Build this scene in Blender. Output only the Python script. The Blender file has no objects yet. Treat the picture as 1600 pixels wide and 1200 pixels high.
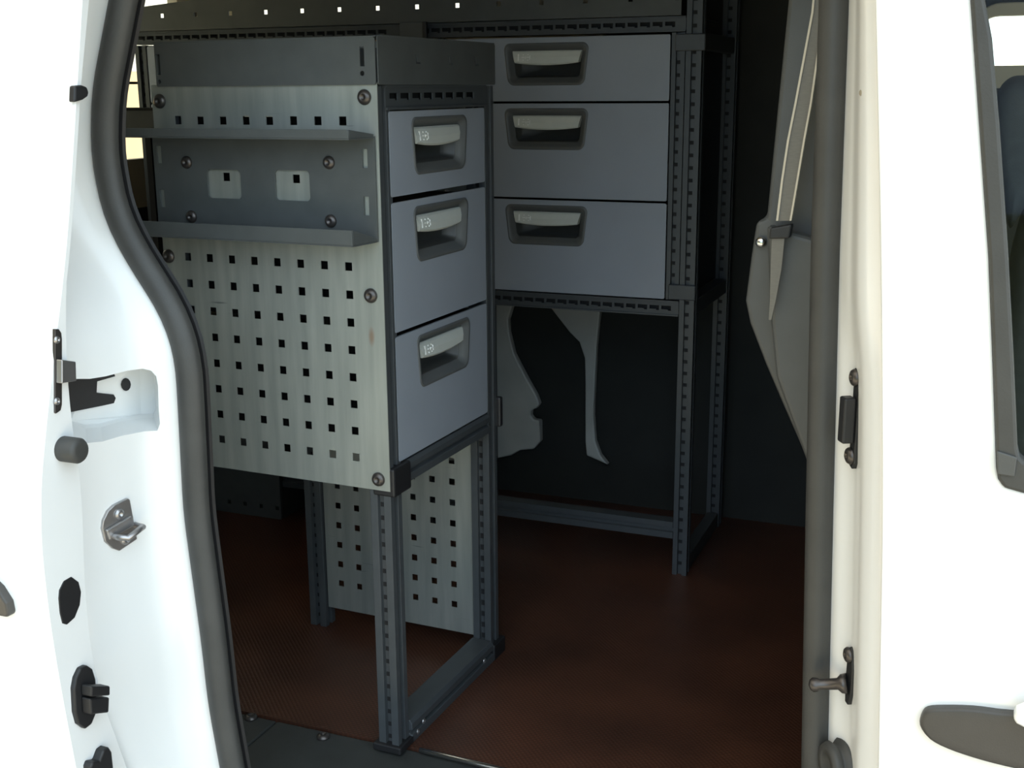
import bpy, bmesh, math
from mathutils import Vector, Matrix
from mathutils.geometry import delaunay_2d_cdt

scene = bpy.context.scene
COL = scene.collection

# ------------------------------------------------------------------ camera
# world: X along the van towards its front, Y into the van, Z up from the load floor
F_PX, PITCH, ROLL, YAW = 1873.5, 0.2414, -0.0072, 0.385
CAM = Vector((0, 0, 0.991))
_fw0 = Vector((0, math.cos(PITCH), -math.sin(PITCH)))
_rt0 = Vector((1, 0, 0))
_R = Matrix.Rotation(YAW, 3, 'Z')
FW = _R @ _fw0
RT0 = _R @ _rt0
UP0 = RT0.cross(FW)
RT = RT0 * math.cos(ROLL) + UP0 * math.sin(ROLL)
UP = UP0 * math.cos(ROLL) - RT0 * math.sin(ROLL)

def ray(px, py):
    return RT * ((px - 800) / F_PX) + UP * ((600 - py) / F_PX) + FW

def atY(px, py, Y):
    d = ray(px, py); return CAM + d * (Y / d.y)
def atX(px, py, X):
    d = ray(px, py); return CAM + d * (X / d.x)
def atZ(px, py, Z):
    d = ray(px, py); return CAM + d * ((Z - CAM.z) / d.z)

cam_d = bpy.data.cameras.new('camera')
cam = bpy.data.objects.new('camera', cam_d); COL.objects.link(cam)
m = Matrix((RT, UP, -FW)).transposed().to_4x4(); m.translation = CAM
cam.matrix_world = m
cam_d.sensor_fit = 'HORIZONTAL'; cam_d.sensor_width = 36
cam_d.lens = 36 * F_PX / 1600
cam_d.clip_start = 0.02
scene.camera = cam

# ------------------------------------------------------------------ materials
def mat(name, col, rough=0.5, metal=0.0, noise=0.0, nscale=20, bump=0.0, bscale=200, coat=0.0, stretch=None, spec=0.5):
    mt = bpy.data.materials.new(name); mt.use_nodes = True
    nt = mt.node_tree; b = nt.nodes['Principled BSDF']
    b.inputs['Base Color'].default_value = (*col, 1)
    b.inputs['Roughness'].default_value = rough
    b.inputs['Metallic'].default_value = metal
    b.inputs['Specular IOR Level'].default_value = spec
    if coat:
        b.inputs['Coat Weight'].default_value = coat
        b.inputs['Coat Roughness'].default_value = 0.08
    tc = nt.nodes.new('ShaderNodeTexCoord')
    src = tc.outputs['Object']
    if stretch:
        mp = nt.nodes.new('ShaderNodeMapping'); mp.inputs['Scale'].default_value = stretch
        nt.links.new(src, mp.inputs['Vector']); src = mp.outputs['Vector']
    if noise:
        n = nt.nodes.new('ShaderNodeTexNoise'); n.inputs['Scale'].default_value = nscale
        n.inputs['Detail'].default_value = 6
        nt.links.new(src, n.inputs['Vector'])
        r = nt.nodes.new('ShaderNodeMapRange')
        r.inputs['From Min'].default_value = 0.3; r.inputs['From Max'].default_value = 0.7
        r.inputs['To Min'].default_value = 1 - noise; r.inputs['To Max'].default_value = 1 + noise
        nt.links.new(n.outputs['Fac'], r.inputs['Value'])
        mx = nt.nodes.new('ShaderNodeVectorMath'); mx.operation = 'SCALE'
        mx.inputs[0].default_value = col
        nt.links.new(r.outputs['Result'], mx.inputs['Scale'])
        nt.links.new(mx.outputs['Vector'], b.inputs['Base Color'])
    if bump:
        n2 = nt.nodes.new('ShaderNodeTexNoise'); n2.inputs['Scale'].default_value = bscale
        nt.links.new(tc.outputs['Object'], n2.inputs['Vector'])
        bp = nt.nodes.new('ShaderNodeBump'); bp.inputs['Strength'].default_value = bump
        bp.inputs['Distance'].default_value = 0.001
        nt.links.new(n2.outputs['Fac'], bp.inputs['Height'])
        nt.links.new(bp.outputs['Normal'], b.inputs['Normal'])
    return mt

M = {}
M['paint'] = mat('white_paint', (0.80, 0.81, 0.80), 0.3, coat=0.4, noise=0.02, nscale=6)
M['dark'] = mat('dark_powder_coat', (0.070, 0.077, 0.077), 0.5, noise=0.08, nscale=30, bump=0.15, bscale=900)
M['profile'] = mat('dark_profile', (0.052, 0.058, 0.062), 0.42, noise=0.08, nscale=40)
M['black'] = mat('black_plastic', (0.012, 0.012, 0.013), 0.5, noise=0.1, nscale=50)
M['slot'] = mat('slot_black', (0.006, 0.006, 0.007), 0.8, noise=0.1, nscale=50)
M['rubber'] = mat('rubber', (0.045, 0.045, 0.042), 0.55, noise=0.12, nscale=25, bump=0.2, bscale=400)
M['drawer'] = mat('drawer_grey', (0.265, 0.293, 0.335), 0.42, noise=0.03, nscale=12, bump=0.12, bscale=1500)
M['recess'] = mat('recess_grey', (0.10, 0.105, 0.105), 0.4, noise=0.05, nscale=30)
M['cavity'] = mat('cavity_dark', (0.05, 0.052, 0.05), 0.45, noise=0.05, nscale=30)
M['grip'] = mat('grip_pale', (0.61, 0.64, 0.60), 0.3, metal=0.15, noise=0.03, nscale=40)
M['mark'] = mat('grip_mark', (0.93, 0.94, 0.92), 0.12, noise=0.02, nscale=40)
M['steel'] = mat('steel', (0.42, 0.41, 0.41), 0.35, metal=0.9, noise=0.06, nscale=60)
M['screw'] = mat('screw_dark', (0.09, 0.08, 0.075), 0.35, metal=0.7, noise=0.08, nscale=90)
M['chrome'] = mat('aluminium', (0.75, 0.75, 0.74), 0.18, metal=1.0, noise=0.03, nscale=60)
M['beige'] = mat('beige_trim', (0.36, 0.32, 0.24), 0.6, noise=0.05, nscale=15)
M['trim'] = mat('grey_trim', (0.07, 0.072, 0.07), 0.5, noise=0.06, nscale=20, bump=0.2, bscale=700)
M['belt'] = mat('belt_webbing', (0.14, 0.13, 0.11), 0.5, noise=0.08, nscale=120, stretch=(1, 1, 8))
M['belt_glint'] = mat('belt_edge_glint', (0.52, 0.46, 0.36), 0.4, noise=0.05, nscale=80)
M['near_black'] = mat('near_black_sheet', (0.016, 0.017, 0.014), 0.8, noise=0.15, nscale=14)
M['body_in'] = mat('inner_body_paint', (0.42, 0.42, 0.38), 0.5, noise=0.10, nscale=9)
M['sill'] = mat('sill_plastic', (0.035, 0.038, 0.037), 0.5, noise=0.12, nscale=30, bump=0.3, bscale=500)
M['seat'] = mat('seat_fabric', (0.045, 0.047, 0.045), 0.8, noise=0.12, nscale=90, bump=0.3, bscale=600)
M['doorplastic'] = mat('door_plastic', (0.05, 0.047, 0.043), 0.42, noise=0.06, nscale=30, bump=0.2, bscale=800)
M['ground'] = mat('concrete', (0.30, 0.27, 0.22), 0.9, noise=0.08, nscale=3, bump=0.3, bscale=60)
M['render'] = mat('pale_render', (0.36, 0.26, 0.15), 0.85, noise=0.06, nscale=4)
M['dark_ground'] = mat('dark_far_ground', (0.04, 0.055, 0.02), 0.95, noise=0.3, nscale=30, bump=0.5, bscale=90)
M['greypanel'] = mat('grey_panel', (0.26, 0.26, 0.28), 0.5, noise=0.04, nscale=20)

# galvanised sheet: streaks, scratches and one small rust stain
def galv():
    mt = bpy.data.materials.new('galvanised_sheet'); mt.use_nodes = True
    nt = mt.node_tree; b = nt.nodes['Principled BSDF']; L = nt.links.new
    b.inputs['Metallic'].default_value = 0.7; b.inputs['Roughness'].default_value = 0.48
    tc = nt.nodes.new('ShaderNodeTexCoord')
    mp = nt.nodes.new('ShaderNodeMapping'); mp.inputs['Scale'].default_value = (14, 14, 1.2)
    L(tc.outputs['Object'], mp.inputs['Vector'])
    n = nt.nodes.new('ShaderNodeTexNoise'); n.inputs['Scale'].default_value = 4; n.inputs['Detail'].default_value = 7
    L(mp.outputs['Vector'], n.inputs['Vector'])
    cr = nt.nodes.new('ShaderNodeValToRGB')
    cr.color_ramp.elements[0].position = 0.3; cr.color_ramp.elements[0].color = (0.35, 0.375, 0.35, 1)
    cr.color_ramp.elements[1].position = 0.75; cr.color_ramp.elements[1].color = (0.49, 0.515, 0.475, 1)
    L(n.outputs['Fac'], cr.inputs['Fac'])
    # scratches: thin stretched noise
    mp2 = nt.nodes.new('ShaderNodeMapping'); mp2.inputs['Scale'].default_value = (3, 3, 60)
    mp2.inputs['Rotation'].default_value = (0, 0.12, 0)
    L(tc.outputs['Object'], mp2.inputs['Vector'])
    n2 = nt.nodes.new('ShaderNodeTexNoise'); n2.inputs['Scale'].default_value = 3; n2.inputs['Detail'].default_value = 4
    L(mp2.outputs['Vector'], n2.inputs['Vector'])
    r2 = nt.nodes.new('ShaderNodeMapRange'); r2.inputs['From Min'].default_value = 0.70; r2.inputs['From Max'].default_value = 0.76
    L(n2.outputs['Fac'], r2.inputs['Value'])
    mx = nt.nodes.new('ShaderNodeMix'); mx.data_type = 'RGBA'
    L(r2.outputs['Result'], mx.inputs['Factor']); L(cr.outputs['Color'], mx.inputs['A'])
    mx.inputs['B'].default_value = (0.22, 0.24, 0.23, 1)
    # rust stain near the right edge
    mp3 = nt.nodes.new('ShaderNodeMapping'); mp3.vector_type = 'TEXTURE'
    mp3.inputs['Location'].default_value = (0.0335, 0, 0.652); mp3.inputs['Scale'].default_value = (0.006, 0.5, 0.016)
    L(tc.outputs['Object'], mp3.inputs['Vector'])
    ln = nt.nodes.new('ShaderNodeVectorMath'); ln.operation = 'LENGTH'; L(mp3.outputs['Vector'], ln.inputs[0])
    r3 = nt.nodes.new('ShaderNodeMapRange'); r3.inputs['From Min'].default_value = 0.3; r3.inputs['From Max'].default_value = 1.0
    r3.inputs['To Min'].default_value = 0.7; r3.inputs['To Max'].default_value = 0.0
    L(ln.outputs['Value'], r3.inputs['Value'])
    mx2 = nt.nodes.new('ShaderNodeMix'); mx2.data_type = 'RGBA'
    L(r3.outputs['Result'], mx2.inputs['Factor']); L(mx.outputs['Result'], mx2.inputs['A'])
    mx2.inputs['B'].default_value = (0.32, 0.20, 0.13, 1)
    L(mx2.outputs['Result'], b.inputs['Base Color'])
    return mt
M['galv'] = galv()

# plywood load floor: film faced, red brown, anti-slip mesh
def plyfloor():
    mt = bpy.data.materials.new('film_faced_plywood'); mt.use_nodes = True
    nt = mt.node_tree; b = nt.nodes['Principled BSDF']; L = nt.links.new
    tc = nt.nodes.new('ShaderNodeTexCoord')
    n = nt.nodes.new('ShaderNodeTexNoise'); n.inputs['Scale'].default_value = 5; n.inputs['Detail'].default_value = 6
    L(tc.outputs['Object'], n.inputs['Vector'])
    cr = nt.nodes.new('ShaderNodeValToRGB')
    cr.color_ramp.elements[0].position = 0.3; cr.color_ramp.elements[0].color = (0.065, 0.028, 0.018, 1)
    cr.color_ramp.elements[1].position = 0.75; cr.color_ramp.elements[1].color = (0.13, 0.052, 0.030, 1)
    L(n.outputs['Fac'], cr.inputs['Fac'])
    mp = nt.nodes.new('ShaderNodeMapping'); mp.inputs['Rotation'].default_value = (0, 0, 0.785); mp.inputs['Scale'].default_value = (160, 160, 160)
    L(tc.outputs['Object'], mp.inputs['Vector'])
    ck = nt.nodes.new('ShaderNodeTexVoronoi'); ck.inputs['Scale'].default_value = 1.0; ck.inputs['Randomness'].default_value = 0.0
    L(mp.outputs['Vector'], ck.inputs['Vector'])
    bp = nt.nodes.new('ShaderNodeBump'); bp.inputs['Strength'].default_value = 0.7; bp.inputs['Distance'].default_value = 0.001
    L(ck.outputs['Distance'], bp.inputs['Height']); L(bp.outputs['Normal'], b.inputs['Normal'])
    r = nt.nodes.new('ShaderNodeMapRange'); r.inputs['From Min'].default_value = 0.25; r.inputs['From Max'].default_value = 0.5
    r.inputs['To Min'].default_value = 1.0; r.inputs['To Max'].default_value = 0.55
    L(ck.outputs['Distance'], r.inputs['Value'])
    sc = nt.nodes.new('ShaderNodeVectorMath'); sc.operation = 'SCALE'
    L(cr.outputs['Color'], sc.inputs[0]); L(r.outputs['Result'], sc.inputs['Scale'])
    L(sc.outputs['Vector'], b.inputs['Base Color'])
    b.inputs['Roughness'].default_value = 0.33
    return mt
M['floor'] = plyfloor()

def glassmat():
    mt = bpy.data.materials.new('window_glass'); mt.use_nodes = True
    nt = mt.node_tree; nt.nodes.clear()
    o = nt.nodes.new('ShaderNodeOutputMaterial'); t = nt.nodes.new('ShaderNodeBsdfTransparent')
    t.inputs['Color'].default_value = (0.92, 0.96, 0.95, 1)
    g = nt.nodes.new('ShaderNodeBsdfGlossy'); g.inputs['Roughness'].default_value = 0.02
    f = nt.nodes.new('ShaderNodeFresnel'); f.inputs['IOR'].default_value = 1.3
    mx = nt.nodes.new('ShaderNodeMixShader')
    ge = nt.nodes.new('ShaderNodeNewGeometry'); fm = nt.nodes.new('ShaderNodeMath'); fm.operation = 'MULTIPLY_ADD'
    # reflect on the outer faces only (thin pane)
    nt.links.new(ge.outputs['Backfacing'], fm.inputs[0]); fm.inputs[1].default_value = -1.0; fm.inputs[2].default_value = 1.0
    fk = nt.nodes.new('ShaderNodeMath'); fk.operation = 'MULTIPLY'
    nt.links.new(f.outputs['Fac'], fk.inputs[0]); nt.links.new(fm.outputs[0], fk.inputs[1])
    nt.links.new(fk.outputs[0], mx.inputs['Fac']); nt.links.new(t.outputs[0], mx.inputs[1])
    nt.links.new(g.outputs[0], mx.inputs[2]); nt.links.new(mx.outputs[0], o.inputs['Surface'])
    return mt
M['glass'] = glassmat()

# ------------------------------------------------------------------ object helpers
def obj(name, bm, mats, parent=None, bevel=0.0, smooth=False, seg=2):
    if not isinstance(mats, (list, tuple)): mats = [mats]
    bmesh.ops.recalc_face_normals(bm, faces=bm.faces)
    me = bpy.data.meshes.new(name); bm.to_mesh(me); bm.free()
    o = bpy.data.objects.new(name, me); COL.objects.link(o)
    for k in mats: me.materials.append(M[k])
    if smooth:
        for p in me.polygons: p.use_smooth = True
    if bevel:
        md = o.modifiers.new('bevel', 'BEVEL'); md.width = bevel; md.segments = seg
        md.limit_method = 'ANGLE'; md.angle_limit = math.radians(40)
    if smooth == 'auto':
        md = o.modifiers.new('ws', 'WEIGHTED_NORMAL')
    if parent: o.parent = parent
    return o

def struct(o, label=None):
    o['kind'] = 'structure'
    if label: o['label'] = label
    return o
def tag(o, label, cat, group=None):
    o['label'] = label; o['category'] = cat
    if group: o['group'] = group
    return o
def empty(name, loc, rz=0):
    o = bpy.data.objects.new(name, None); COL.objects.link(o)
    o.location = loc; o.rotation_euler = (0, 0, rz); o.empty_display_size = 0.05
    return o
def copy_tree(o, parent=None):
    c = o.copy(); COL.objects.link(c)
    if parent: c.parent = parent
    for ch in list(o.children): copy_tree(ch, c)
    return c

def box(bm, x0, x1, y0, y1, z0, z1, mi=0):
    v = [bm.verts.new((x, y, z)) for x in (x0, x1) for y in (y0, y1) for z in (z0, z1)]
    for q in ((0, 1, 3, 2), (4, 6, 7, 5), (0, 4, 5, 1), (2, 3, 7, 6), (0, 2, 6, 4), (1, 5, 7, 3)):
        f = bm.faces.new([v[i] for i in q]); f.material_index = mi

def obox(bm, c, ex, ey, ez, hx, hy, hz, mi=0):
    c = Vector(c)
    v = [bm.verts.new(c + ex * sx * hx + ey * sy * hy + ez * sz * hz) for sx in (-1, 1) for sy in (-1, 1) for sz in (-1, 1)]
    for q in ((0, 1, 3, 2), (4, 6, 7, 5), (0, 4, 5, 1), (2, 3, 7, 6), (0, 2, 6, 4), (1, 5, 7, 3)):
        f = bm.faces.new([v[i] for i in q]); f.material_index = mi

def inside(p, poly):
    x, y = p; c = False; n = len(poly)
    for i in range(n):
        x1, y1 = poly[i]; x2, y2 = poly[(i + 1) % n]
        if (y1 > y) != (y2 > y) and x < (x2 - x1) * (y - y1) / (y2 - y1) + x1: c = not c
    return c

def cdt(outline, holes, extra=()):
    vs = []; es = []
    for lp in [outline] + list(holes):
        b = len(vs); n = len(lp)
        vs += [Vector(p) for p in lp]; es += [(b + i, b + (i + 1) % n) for i in range(n)]
    for p in extra:
        if inside(p, outline) and not any(inside(p, h) for h in holes): vs.append(Vector(p))
    ov, oe, of, a, b_, c_ = delaunay_2d_cdt(vs, es, [], 0, 1e-7)
    tris = []
    for t in of:
        cx = sum(ov[i][0] for i in t) / len(t); cy = sum(ov[i][1] for i in t) / len(t)
        if inside((cx, cy), outline) and not any(inside((cx, cy), h) for h in holes): tris.append(t)
    return ov, tris

def sheet(bm, outline, holes, fmap, th, mi=0, extra=(), edge_mi=None):
    """plate with holes: fmap(a, b, d) -> point, d from 0 (front) to th (back)"""
    ov, tris = cdt(outline, holes, extra)
    f0 = [bm.verts.new(fmap(p[0], p[1], 0)) for p in ov]
    f1 = [bm.verts.new(fmap(p[0], p[1], th)) for p in ov]
    cnt = {}
    for t in tris:
        bm.faces.new([f0[i] for i in t]).material_index = mi
        bm.faces.new([f1[i] for i in reversed(t)]).material_index = mi
        for i in range(len(t)):
            e = (t[i], t[(i + 1) % len(t)]); cnt[e] = 1
    for (a, b) in list(cnt):
        if (b, a) not in cnt:
            f = bm.faces.new([f0[b], f0[a], f1[a], f1[b]]); f.material_index = mi if edge_mi is None else edge_mi
    for v in [v for v in bm.verts if not v.link_faces]: bm.verts.remove(v)

def rrect(x0, x1, y0, y1, r=0.0, n=5):
    if r <= 0: return [(x0, y0), (x1, y0), (x1, y1), (x0, y1)]
    out = []
    for cx, cy, a0 in ((x1 - r, y0 + r, -90), (x1 - r, y1 - r, 0), (x0 + r, y1 - r, 90), (x0 + r, y0 + r, 180)):
        for k in range(n + 1):
            a = math.radians(a0 + 90 * k / n); out.append((cx + r * math.cos(a), cy + r * math.sin(a)))
    return out

def frame_of(n):
    n = Vector(n).normalized()
    t = n.cross(Vector((0, 0, 1)))
    if t.length < 1e-4: t = Vector((1, 0, 0))
    t.normalize(); return t, n, n.cross(t) * -1 if False else t.cross(n)

def lathe(bm, base, axis, prof, n=20, mi=0):
    """prof: list of (distance along axis, radius)"""
    base = Vector(base); ax = Vector(axis).normalized()
    a = ax.orthogonal().normalized(); b = ax.cross(a)
    rings = []
    for d, r in prof:
        if r < 1e-6: rings.append([bm.verts.new(base + ax * d)])
        else: rings.append([bm.verts.new(base + ax * d + (a * math.cos(2 * math.pi * k / n) + b * math.sin(2 * math.pi * k / n)) * r) for k in range(n)])
    for r0, r1 in zip(rings, rings[1:]):
        for k in range(n):
            k2 = (k + 1) % n
            if len(r0) == 1 and len(r1) == 1: continue
            if len(r0) == 1: f = bm.faces.new([r0[0], r1[k2], r1[k]])
            elif len(r1) == 1: f = bm.faces.new([r0[k], r0[k2], r1[0]])
            else: f = bm.faces.new([r0[k], r0[k2], r1[k2], r1[k]])
            f.material_index = mi
    for r in (rings[0], rings[-1]):
        if len(r) > 1:
            try: bm.faces.new(r).material_index = mi
            except ValueError: pass

def screw(name, pos, axis, r, parent, mk='screw'):
    """domed screw head with a socket"""
    bm = bmesh.new()
    lathe(bm, pos, axis, [(0, r), (r * 0.15, r), (r * 0.40, r * 0.86), (r * 0.56, r * 0.55), (r * 0.60, r * 0.38), (r * 0.28, r * 0.32), (r * 0.28, 0)], 20)
    return obj(name, bm, mk, parent, smooth=True)

def prism(bm, poly, fmap, d0, d1, mi=0):
    a = [bm.verts.new(fmap(x, y, d0)) for x, y in poly]; b = [bm.verts.new(fmap(x, y, d1)) for x, y in poly]
    n = len(poly)
    bm.faces.new(a).material_index = mi; bm.faces.new(list(reversed(b))).material_index = mi
    for i in range(n):
        f = bm.faces.new([a[i], b[i], b[(i + 1) % n], a[(i + 1) % n]]); f.material_index = mi

def interp(tab, z):
    tab = sorted(tab)
    if z <= tab[0][0]:
        (a, b), (c, d) = tab[0], tab[1]
    elif z >= tab[-1][0]:
        (a, b), (c, d) = tab[-2], tab[-1]
    else:
        for i in range(len(tab) - 1):
            if tab[i][0] <= z <= tab[i + 1][0]: (a, b), (c, d) = tab[i], tab[i + 1]; break
    return b + (d - b) * (z - a) / (c - a)

def csmooth(tab, z, w=0.03):
    return sum(interp(tab, z + k * w / 3) for k in range(-3, 4)) / 7

# post with a groove down each face and a row of slots in chosen faces
def post_bm(w, d, z0, z1, slots=(), pitch=0.02, g=0.009, gd=0.008, axis='z', sl=0.007):
    """section w x d from (0,0); grooves in all four faces; slots: faces '-x','+x','-y','+y'"""
    bm = bmesh.new()
    cx, cy = w / 2, d / 2
    P = [(0, 0), (cx - g / 2, 0), (cx - g / 2, gd), (cx + g / 2, gd), (cx + g / 2, 0), (w, 0),
         (w, cy - g / 2), (w - gd, cy - g / 2), (w - gd, cy + g / 2), (w, cy + g / 2), (w, d),
         (cx + g / 2, d), (cx + g / 2, d - gd), (cx - g / 2, d - gd), (cx - g / 2, d), (0, d),
         (0, cy + g / 2), (gd, cy + g / 2), (gd, cy - g / 2), (0, cy - g / 2)]
    prism(bm, P, lambda x, y, t: Vector((x, y, t)), z0, z1, 0)
    z = z0 + pitch
    while z < z1 - 0.006:
        h = sl / 2; e = 0.0006
        if '-y' in slots: box(bm, cx - g / 2 + .0005, cx + g / 2 - .0005, gd - e, gd + .0002, z - h, z + h, 1)
        if '+x' in slots: box(bm, w - gd - .0002, w - gd + e, cy - g / 2 + .0005, cy + g / 2 - .0005, z - h, z + h, 1)
        if '-x' in slots: box(bm, gd - e, gd + .0002, cy - g / 2 + .0005, cy + g / 2 - .0005, z - h, z + h, 1)
        z += pitch
    return bm
def place(bm, mtx):
    bmesh.ops.transform(bm, matrix=mtx, verts=bm.verts); return bm
def T(x, y, z): return Matrix.Translation((x, y, z))
RX = lambda a: Matrix.Rotation(a, 4, 'X')
RY = lambda a: Matrix.Rotation(a, 4, 'Y')
RZ = lambda a: Matrix.Rotation(a, 4, 'Z')

# ------------------------------------------------------------------ drawer with recessed handle
# local frame: a along the front, b up, d into the drawer; fmap maps (a,b,d)
def make_drawer(parent, fmap, a0, a1, b0, b1, ha, hb, depth, mirror=False):
    """front a0..a1, b0..b1; handle recess centred at ha with its top at hb"""
    W, H = 0.174, 0.0755
    x0, x1, y1, y0 = ha - W / 2, ha + W / 2, hb, hb - H
    def rec(i, r, taper=0.0, di=0):
        pts = rrect(x0 + i, x1 - i, y0 + i, y1 - i, max(r, 0.002), 6)
        return [(ha + (p[0] - ha) * (1 - taper * (y1 - p[1]) / H), p[1]) for p in pts]
    hole = rec(0.0, 0.012, 0.10)
    bm = bmesh.new()
    sheet(bm, rrect(a0, a1, b0, b1, 0.003, 3), [hole], fmap, 0.004)
    # drawer box behind
    i = 0.008
    P = lambda a, b, d: bm.verts.new(fmap(a, b, d))
    for (aa, ab, ba, bb) in ((a0 + i, a0 + i + .004, b0 + i, b1 - i), (a1 - i - .004, a1 - i, b0 + i, b1 - i), (a0 + i + .004, a1 - i - .004, b0 + i, b0 + i + .004)):
        v = [P(a, b, d) for a in (aa, ab) for b in (ba, bb) for d in (0.0045, depth)]
        for q in ((0, 1, 3, 2), (4, 6, 7, 5), (0, 4, 5, 1), (2, 3, 7, 6), (0, 2, 6, 4), (1, 5, 7, 3)):
            bm.faces.new([v[k] for k in q]).material_index = 1
    dr = obj('drawer', bm, ['drawer', 'black'], parent)
    # recess dish: bezel then walls then back
    bm = bmesh.new()
    rings = [(rec(-0.003, 0.014, 0.10), -0.0005, 0), (rec(-0.002, 0.014, 0.10), -0.0018, 0), (rec(0.002, 0.012, 0.10), -0.0016, 0), (rec(0.006, 0.010, 0.11), 0.006, 0),
             (rec(0.012, 0.008, 0.12), 0.010, 0), (rec(0.0135, 0.007, 0.12), 0.012, 1), (rec(0.0165, 0.006, 0.12), 0.034, 1)]
    prev = None
    for pts, d, mi in rings:
        vs = [bm.verts.new(fmap(p[0], p[1], d)) for p in pts]
        if prev:
            n = len(vs)
            for k in range(n):
                bm.faces.new([prev[k], prev[(k + 1) % n], vs[(k + 1) % n], vs[k]]).material_index = mi
        prev = vs
    bm.faces.new(prev).material_index = 1
    obj('handle_recess', bm, ['recess', 'cavity'], dr, smooth=True)
    # grip bar: curved lower edge
    bm = bmesh.new()
    gw, n = 0.146, 16
    gt = hb - 0.0115
    rows = [(0.0, 0.012), (0.0, 0.0062), (0.10, 0.0040), (0.50, 0.0014), (0.90, 0.0010), (1.0, 0.0035), (0.95, 0.014)]
    grid = []
    for tt, d in rows:
        line = []
        for k in range(n + 1):
            s = k / n * 2 - 1
            h = 0.0235 + 0.0045 * (1 - s * s)
            half = gw / 2 - 0.006 * tt
            line.append(bm.verts.new(fmap(ha + s * half, gt - h * tt, d)))
        grid.append(line)
    for r0, r1 in zip(grid, grid[1:]):
        for k in range(n): bm.faces.new([r0[k], r0[k + 1], r1[k + 1], r1[k]])
    for k in (0, n):
        bm.faces.new([r[k] for r in grid])
    bm.faces.new(grid[0] + list(reversed(grid[-1])))
    # moulded mark at the left end: a bar, then short dashes round a cross line
    def dash(a, b, w, h):
        face = lambda q: interp([(0, .0062), (.1, .0040), (.5, .0014), (.9, .0010), (1.0, .0035)], max(0, q / 0.0255))
        v = [fmap(ha - gw / 2 + a + sx * w / 2, gt - b + sy * h / 2, face(b - sy * h / 2) + dd) for dd in (-0.0008, 0.0012) for sx, sy in ((-1, -1), (1, -1), (1, 1), (-1, 1))]
        v = [bm.verts.new(p) for p in v]
        for q in ((0, 1, 2, 3), (7, 6, 5, 4), (0, 4, 5, 1), (1, 5, 6, 2), (2, 6, 7, 3), (3, 7, 4, 0)):
            bm.faces.new([v[k] for k in q]).material_index = 1
    dash(0.014, 0.0125, 0.0030, 0.0130)
    for a in (0.0245, 0.0345):
        dash(a, 0.0075, 0.0020, 0.0018); dash(a, 0.0125, 0.0060, 0.0013); dash(a, 0.0180, 0.0020, 0.0018)
    dash(0.0385, 0.0130, 0.0013, 0.0085); dash(0.0295, 0.0130, 0.0012, 0.0040)
    obj('handle_grip', bm, ['grip', 'mark'], dr, smooth=False, bevel=0.0)
    return dr

# slotted rail face (row of teeth in a channel)
def slotted_rail(name, parent, fmap, a0, a1, b0, b1, depth, pitch=0.0245, s0=None, s1=None, sb=None, mk='profile'):
    bm = bmesh.new()
    s0 = a0 + .01 if s0 is None else s0; s1 = a1 - .01 if s1 is None else s1
    mid = (b0 + b1) / 2 if sb is None else sb
    hs = []
    a = s0
    while a + pitch * 0.86 < s1:
        hs.append([(a, mid - .0030), (a + pitch * .55, mid - .0030), (a + pitch * .55, mid - .0052), (a + pitch * .80, mid - .0052), (a + pitch * .80, mid + .0045), (a, mid + .0045)])
        a += pitch
    sheet(bm, rrect(a0, a1, b0, b1), hs, fmap, 0.0025)
    v = [bm.verts.new(fmap(a, b, d)) for a in (a0, a1) for b in (b0, b1) for d in (0.009, depth)]
    for q in ((0, 1, 3, 2), (4, 6, 7, 5), (0, 4, 5, 1), (2, 3, 7, 6), (0, 2, 6, 4), (1, 5, 7, 3)):
        bm.faces.new([v[k] for k in q]).material_index = 1
    # lips top and bottom
    for (ba, bb) in ((b0, b0 + .003), (b1 - .003, b1)):
        v = [bm.verts.new(fmap(a, b, d)) for a in (a0, a1) for b in (ba, bb) for d in (-0.003, 0.009)]
        for q in ((0, 1, 3, 2), (4, 6, 7, 5), (0, 4, 5, 1), (2, 3, 7, 6), (0, 2, 6, 4), (1, 5, 7, 3)):
            bm.faces.new([v[k] for k in q]).material_index = 0
    return obj(name, bm, [mk, 'slot'], parent)

# =================================================================== RACK A (near)
rackA = empty('drawer_rack', (-0.841, 1.467, 0.0), -0.0364)
tag(rackA, 'near van rack with a galvanised perforated side and three pale grey drawers', 'rack', 'drawer racks in the van')
sideM = lambda u, z, d: Vector((u, -0.0 + d, z))          # near side plane, d into rack
frontM = lambda v, z, d: Vector((0.055 - d, v, z))        # drawer plane, d into rack
Z0 = 0.95
# side panel
hs = []
for c in range(-7, 1):
    for r in range(0, 13):
        u, z = c * 0.04, Z0 - 0.04 * r
        hs.append(rrect(u - .0058, u + .0058, z - .0060, z + .0060))
bm = bmesh.new(); sheet(bm, rrect(-0.325, 0.0555, 0.424, 1.0), hs, sideM, 0.0016)
panA = obj('side_panel', bm, 'galv', rackA); panA['label'] = 'galvanised panel with square holes'
for u, z in ((-0.3105, 0.977), (0.0358, 0.9815), (-0.3155, 0.7495), (0.0348, 0.711), (0.0368, 0.441)):
    screw('screw', (u, 0, z), (0, -1, 0), 0.0105, panA)
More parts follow.
